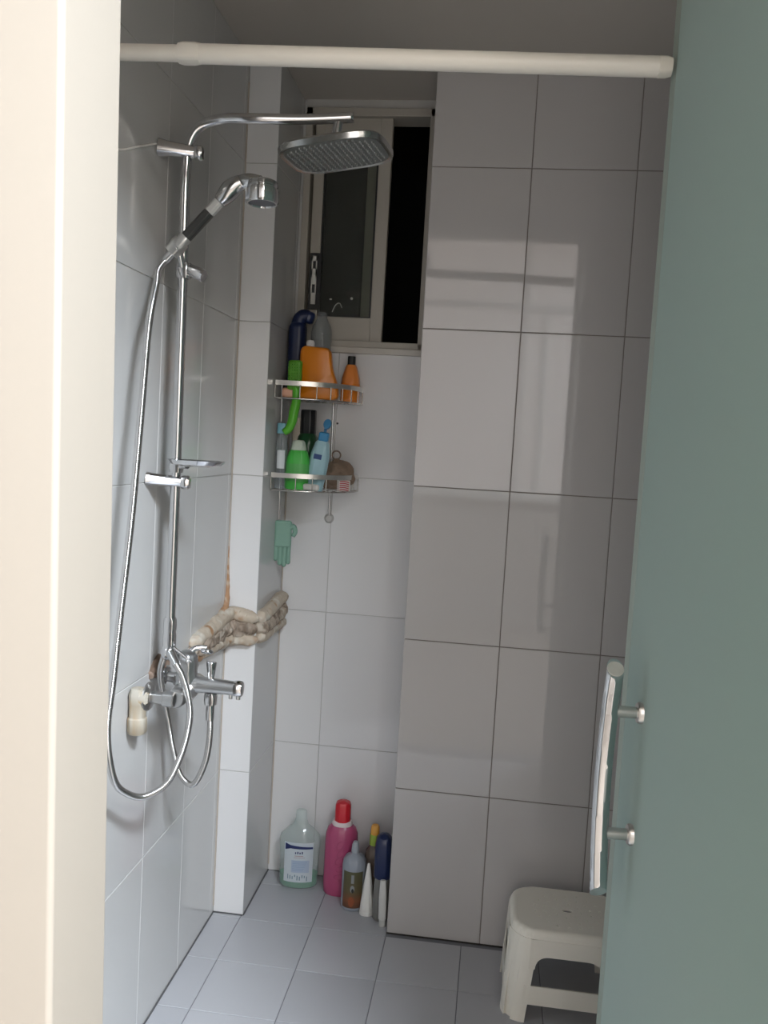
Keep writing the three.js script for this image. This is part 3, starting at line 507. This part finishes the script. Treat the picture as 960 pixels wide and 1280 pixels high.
// on the floor
{
  const t = thing('clear_soap_bottle', 'large clear bottle with a little green liquid and a blue printed label on the floor', 'bottle', [-0.287, 0.0005, -0.2], 0.12);
  const pl = M(0.88, 0.93, 0.92, 0.12, 0, { transmission: 0.78, thickness: 0 });
  const prof = [[0, 0.002], [0.05, 0.002], [0.056, 0.008], [0.058, 0.09], [0.06, 0.135], [0.056, 0.155], [0.04, 0.172], [0.022, 0.186], [0.016, 0.204], [0.015, 0.226], [0.012, 0.228], [0, 0.228]];
  part('body', lathe(prof, 44, 1, 0.55), pl, t);
  part('liquid', lathe([[0, 0.0035], [0.049, 0.0035], [0.055, 0.009], [0.0565, 0.04], [0, 0.04]], 44, 1, 0.53), M(0.12, 0.5, 0.3, 0.3, 0, { transmission: 0.35, thickness: 0 }), t, 'green liquid');
  const lm = canvasMap(256, 384, (c, w, h) => { c.fillStyle = '#c3ccd2'; c.fillRect(0, 0, w, h); c.fillStyle = '#1d2a5e'; c.beginPath(); c.moveTo(8, 10); c.lineTo(60, 26); c.lineTo(250, 44); c.lineTo(250, 62); c.lineTo(60, 58); c.lineTo(8, 76); c.fill(); c.fillStyle = '#303a66'; for (let k = 0; k < 4; k++) c.fillRect(98 + k * 18, 90 - (k % 2) * 6, 10, 18 + (k % 2) * 6); c.fillStyle = '#a88'; c.fillRect(96, 124, 70, 6); c.fillRect(90, 142, 90, 4); c.fillStyle = '#a9b8cc'; c.fillRect(70, 170, 150, 120); c.fillStyle = '#8fa3c0'; for (let k = 0; k < 6; k++) c.fillRect(80, 182 + k * 17, 120 - k * 6, 5); c.fillStyle = '#5a7a8a'; for (let k = 0; k < 9; k++) c.fillRect(40 + k * 20, 310 + (k % 3) * 8, 7, 46 - (k % 4) * 8); });
  const lg = new THREE.CylinderGeometry(0.0596, 0.0584, 0.118, 28, 1, true, -0.78, 1.56); lg.scale(1, 1, 0.56).translate(0, 0.082, 0);
  part('label', lg, M(1, 1, 1, 0.45, 0, { map: lm, side: THREE.DoubleSide }), t, 'pale label with a dark blue swoosh');
}
{
  const t = thing('pink_bottle', 'tall pink bottle with a red cap standing on the floor', 'bottle', [-0.163, 0.0005, -0.185], 0.1);
  const pink = M(0.5, 0.085, 0.2, 0.25, 0, { transmission: 0.15, thickness: 0 });
  part('body', lathe([[0, 0], [0.041, 0], [0.045, 0.005], [0.0475, 0.03], [0.0475, 0.16], [0.046, 0.18], [0.04, 0.196], [0.028, 0.206], [0, 0.208]], 44, 1, 0.66), pink, t);
  part('collar', lathe([[0.012, 0.203], [0.029, 0.203], [0.03, 0.207], [0.027, 0.217], [0.015, 0.218]], 36, 1, 0.8), M(0.8, 0.7, 0.7, 0.4), t, 'white collar ring');
  part('cap', lathe([[0, 0.216], [0.0232, 0.216], [0.0235, 0.22], [0.0225, 0.262], [0.0195, 0.27], [0.012, 0.274], [0, 0.275]], 36), M(0.62, 0.015, 0.03, 0.3), t);
  for (let k = 0; k < 5; k++) { const g = new THREE.TorusGeometry(0.012 - 0.001 * (k % 2), 0.0012, 6, 28, 5.2).scale(1.1, 0.7, 1).rotateZ(0.3 * k).translate(-0.002 + 0.003 * (k % 2), 0.06 + k * 0.023, 0.0312); part('embossing', g, pink, t); }
}
{
  const t = thing('grey_bottle', 'grey bottle with an olive brown label in front of the pink bottle', 'bottle', [-0.112, 0.0005, -0.118]);
  part('body', lathe([[0, 0], [0.03, 0], [0.0335, 0.004], [0.0335, 0.122], [0.032, 0.136], [0.026, 0.147], [0.0115, 0.155], [0.0095, 0.158], [0, 0.158]], 40), M(0.3, 0.33, 0.38, 0.3), t);
  const lm = canvasMap(256, 256, (c, w, h) => { const g = c.createLinearGradient(0, 0, 0, h); g.addColorStop(0, '#55543a'); g.addColorStop(0.55, '#5d5237'); g.addColorStop(0.8, '#7a4a30'); g.addColorStop(1, '#5b3c2a'); c.fillStyle = g; c.fillRect(0, 0, w, h); c.fillStyle = '#8b8f90'; c.fillRect(110, 20, 34, 60); c.beginPath(); c.arc(128, 120, 26, 0, 7); c.fill(); c.fillStyle = '#1b1b1a'; c.beginPath(); c.arc(132, 132, 15, 0, 7); c.fill(); c.fillStyle = '#8d4b2c'; c.beginPath(); c.arc(120, 210, 36, 0, 7); c.fill(); });
  part('label', new THREE.CylinderGeometry(0.0339, 0.0339, 0.104, 30, 1, true, -0.85, 1.8).translate(0.0, 0.062, 0), M(1, 1, 1, 0.45, 0, { map: lm, side: THREE.DoubleSide }), t, 'olive brown printed label');
  part('cap', lathe([[0, 0.157], [0.0105, 0.157], [0.0112, 0.16], [0.01, 0.178], [0.0065, 0.188], [0, 0.19]], 28), M(0.34, 0.37, 0.41, 0.3), t);
}
{
  const t = thing('brown_bottle', 'dark brown bottle with a green and orange cap behind the white tube', 'bottle', [-0.062, 0.0005, -0.142]);
  part('body', lathe([[0, 0], [0.023, 0], [0.0255, 0.004], [0.0255, 0.14], [0.023, 0.158], [0.014, 0.172], [0.0115, 0.176], [0, 0.176]], 36), M(0.09, 0.065, 0.05, 0.25), t);
  part('cap', lathe([[0, 0.175], [0.0145, 0.175], [0.0148, 0.178], [0.014, 0.205], [0, 0.205]], 28), M(0.3, 0.42, 0.05, 0.4), t, 'lime green cap');
  part('nozzle', lathe([[0, 0.204], [0.0125, 0.204], [0.0128, 0.208], [0.012, 0.226], [0.009, 0.231], [0, 0.232]], 28), M(0.72, 0.36, 0.06, 0.4), t, 'orange nozzle');
}
{
  const t = thing('white_tube', 'white cone shaped tube standing in front of the brown bottle', 'tube', [-0.068, 0.0005, -0.088]);
  part('body', lathe([[0, 0], [0.018, 0], [0.0195, 0.004], [0.018, 0.03], [0.0125, 0.08], [0.007, 0.12], [0.0035, 0.143], [0, 0.145]], 32), M(0.78, 0.77, 0.74, 0.4), t);
  part('base_cap', lathe([[0.018, 0], [0.0202, 0.0005], [0.0202, 0.009], [0.0188, 0.011]], 32), M(0.74, 0.73, 0.7, 0.4), t);
}
{
  const t = thing('navy_capped_bottle', 'translucent grey bottle with a large navy cap beside the tiled corner', 'bottle', [-0.0275, 0.0005, -0.072]);
  part('body', lathe([[0, 0], [0.02, 0], [0.0225, 0.004], [0.0215, 0.1], [0.0195, 0.125], [0.018, 0.13], [0, 0.13]], 32), M(0.3, 0.3, 0.28, 0.25, 0, { transmission: 0.35, thickness: 0 }), t);
  part('cap', lathe([[0, 0.119], [0.0235, 0.119], [0.0242, 0.123], [0.0238, 0.21], [0.02, 0.232], [0.012, 0.24], [0, 0.242]], 36), M(0.008, 0.018, 0.075, 0.3), t);
}
{
  const t = thing('small_white_tube', 'small white tube leaning at the front beside the navy capped bottle', 'tube', [-0.0165, 0.0005, -0.033]);
  t.rotation.z = 0.03;
  part('body', lathe([[0, 0.018], [0.009, 0.018], [0.0105, 0.021], [0.0105, 0.08], [0.0095, 0.1], [0.0075, 0.128], [0, 0.129]], 24, 1, 0.7), M(0.62, 0.62, 0.6, 0.45), t);
  part('cap', lathe([[0, 0], [0.0088, 0], [0.0092, 0.002], [0.0088, 0.018], [0, 0.0185]], 24, 1, 0.75), M(0.5, 0.5, 0.48, 0.4), t);
}

// ---------- stool ----------
{
  const H = 0.215, t = thing('stool', 'low beige plastic stool with a perforated square seat beside the glass door', 'stool', [0.448, 0, 0.18]);
  const pl = M(0.86, 0.83, 0.74, 0.4), a = 0.119, b = 0.096, R = 0.052;
  const rr = (x, y, r) => { const s = new THREE.Shape(); s.moveTo(-x + r, -y); s.lineTo(x - r, -y); s.absarc(x - r, -y + r, r, -Math.PI / 2, 0); s.lineTo(x, y - r); s.absarc(x - r, y - r, r, 0, Math.PI / 2); s.lineTo(-x + r, y); s.absarc(-x + r, y - r, r, Math.PI / 2, Math.PI); s.lineTo(-x, -y + r); s.absarc(-x + r, -y + r, r, Math.PI, Math.PI * 1.5); return s; };
  const seat = rr(a, b, R), hole = (x, y, w, h) => { const p = new THREE.Path(); p.absellipse(x, y, w, h, 0, Math.PI * 2); seat.holes.push(p); };
  hole(0, 0, 0.013, 0.007);
  for (const [r, n] of [[0.032, 8], [0.056, 14], [0.078, 18]]) for (let k = 0; k < n; k++) { const th = k / n * Math.PI * 2 + r * 20; if (Math.abs(Math.cos(th) * r) < a - 0.03 || r < 0.07) hole(Math.cos(th) * r, Math.sin(th) * r, 0.0034, 0.0026); }
  part('seat', toCreasedNormals(new THREE.ExtrudeGeometry(seat, { depth: 0.003, bevelSize: 0.0006, bevelThickness: 0.0006, bevelSegments: 1, curveSegments: 8 }).rotateX(-Math.PI / 2).translate(0, H - 0.005, 0), 0.5), pl, t);
  // rounded shoulder of the seat
  const ringPts = (x, z, r) => rr(x, z, r).getPoints(10);
  const prof = [[a - 0.001, b - 0.001, R, H - 0.0055], [a - 0.001, b - 0.001, R, H - 0.0012], [a + 0.005, b + 0.005, R + 0.003, H - 0.0005], [a + 0.012, b + 0.012, R + 0.006, H - 0.005], [a + 0.0155, b + 0.0155, R + 0.008, H - 0.013], [a + 0.0165, b + 0.0165, R + 0.009, H - 0.024], [a + 0.0135, b + 0.0135, R + 0.006, H - 0.024], [a + 0.0125, b + 0.0125, R + 0.006, H - 0.012]];
  { const R0 = prof.map(([x, z, r, y]) => ringPts(x, z, r).map(p => [p.x, y, p.y])), n = R0[0].length, pos = [], idx = []; R0.forEach(r => r.forEach(p => pos.push(...p))); for (let i = 0; i + 1 < R0.length; i++) for (let k = 0; k + 1 < n; k++) idx.push(i * n + k, i * n + k + 1, (i + 1) * n + k, i * n + k + 1, (i + 1) * n + k + 1, (i + 1) * n + k); const g = new THREE.BufferGeometry(); g.setAttribute('position', new THREE.Float32BufferAttribute(pos, 3)); g.setIndex(idx); g.computeVertexNormals(); part('rim', toCreasedNormals(g, 1.0), pl, t); }
  // sides flare a little towards the floor
  const W = a + 0.0165, D = b + 0.0165, flare = g => { const p = g.attributes.position; for (let i = 0; i < p.count; i++) { const k = 1 + 0.085 * (1 - p.getY(i) / H); p.setX(i, p.getX(i) * k); p.setZ(i, p.getZ(i) * k); } g.computeVertexNormals(); return g; };
  for (const [sx, sz] of [[-1, 1], [1, 1], [-1, -1], [1, -1]]) {
    const s = new THREE.Shape(), L = 0.05, th = 0.004, r = R + 0.009;
    s.moveTo(W - L - r * 0.2, D); s.lineTo(W - r, D); s.absarc(W - r, D - r, r, Math.PI / 2, 0, true); s.lineTo(W, D - L - r * 0.2); s.lineTo(W - th, D - L - r * 0.2); s.lineTo(W - th, D - r); s.absarc(W - r, D - r, r - th, 0, Math.PI / 2); s.lineTo(W - L - r * 0.2, D - th);
    const g = new THREE.ExtrudeGeometry(s, { depth: H - 0.02, bevelEnabled: false, steps: 6, curveSegments: 8 }).rotateX(Math.PI / 2).translate(0, H - 0.02, 0), p = g.attributes.position;
    for (let i = 0; i < p.count; i++) { const y = p.getY(i), k = Math.max(0, 0.16 - y) / 0.16; let x = p.getX(i), z = p.getZ(i); if (x < W - 0.03) x += k * 0.012; if (z < D - 0.03) z += k * 0.012; p.setXYZ(i, x * sx, y, z * sz); }
    if (sx * sz < 0) { const q = g.index; if (q) { for (let i = 0; i < q.count; i += 3) { const c = q.getX(i); q.setX(i, q.getX(i + 1)); q.setX(i + 1, c); } } else for (let i = 0; i < p.count; i += 3) for (const A of Object.values(g.attributes)) for (let c = 0; c < A.itemSize; c++) { const w = A.array[i * A.itemSize + c]; A.array[i * A.itemSize + c] = A.array[(i + 1) * A.itemSize + c]; A.array[(i + 1) * A.itemSize + c] = w; } }
    part('leg', toCreasedNormals(flare(g), 0.6), pl, t);
  }
  for (let k = 0; k < 4; k++) {
    const along = k % 2 ? D : W, off = k % 2 ? W : D, c = along - 0.058;
    const s = new THREE.Shape(); s.moveTo(-c - 0.01, H - 0.02); s.lineTo(-c - 0.01, 0.126); s.lineTo(-c + 0.004, 0.126); s.quadraticCurveTo(-c + 0.005, 0.156, -c + 0.034, 0.157); s.lineTo(c - 0.034, 0.157); s.quadraticCurveTo(c - 0.005, 0.156, c - 0.004, 0.126); s.lineTo(c + 0.01, 0.126); s.lineTo(c + 0.01, H - 0.02);
    part('apron', flare(new THREE.ExtrudeGeometry(s, { depth: 0.004, bevelEnabled: false, curveSegments: 8 }).translate(0, 0, off - 0.0042).rotateY(k * Math.PI / 2)), pl, t);
    part('rail', flare(box(-c - 0.016, c + 0.016, 0.043, 0.086, off - 0.0045, off - 0.0004).rotateY(k * Math.PI / 2)), pl, t);
  }
}

renderer.render(scene, camera);
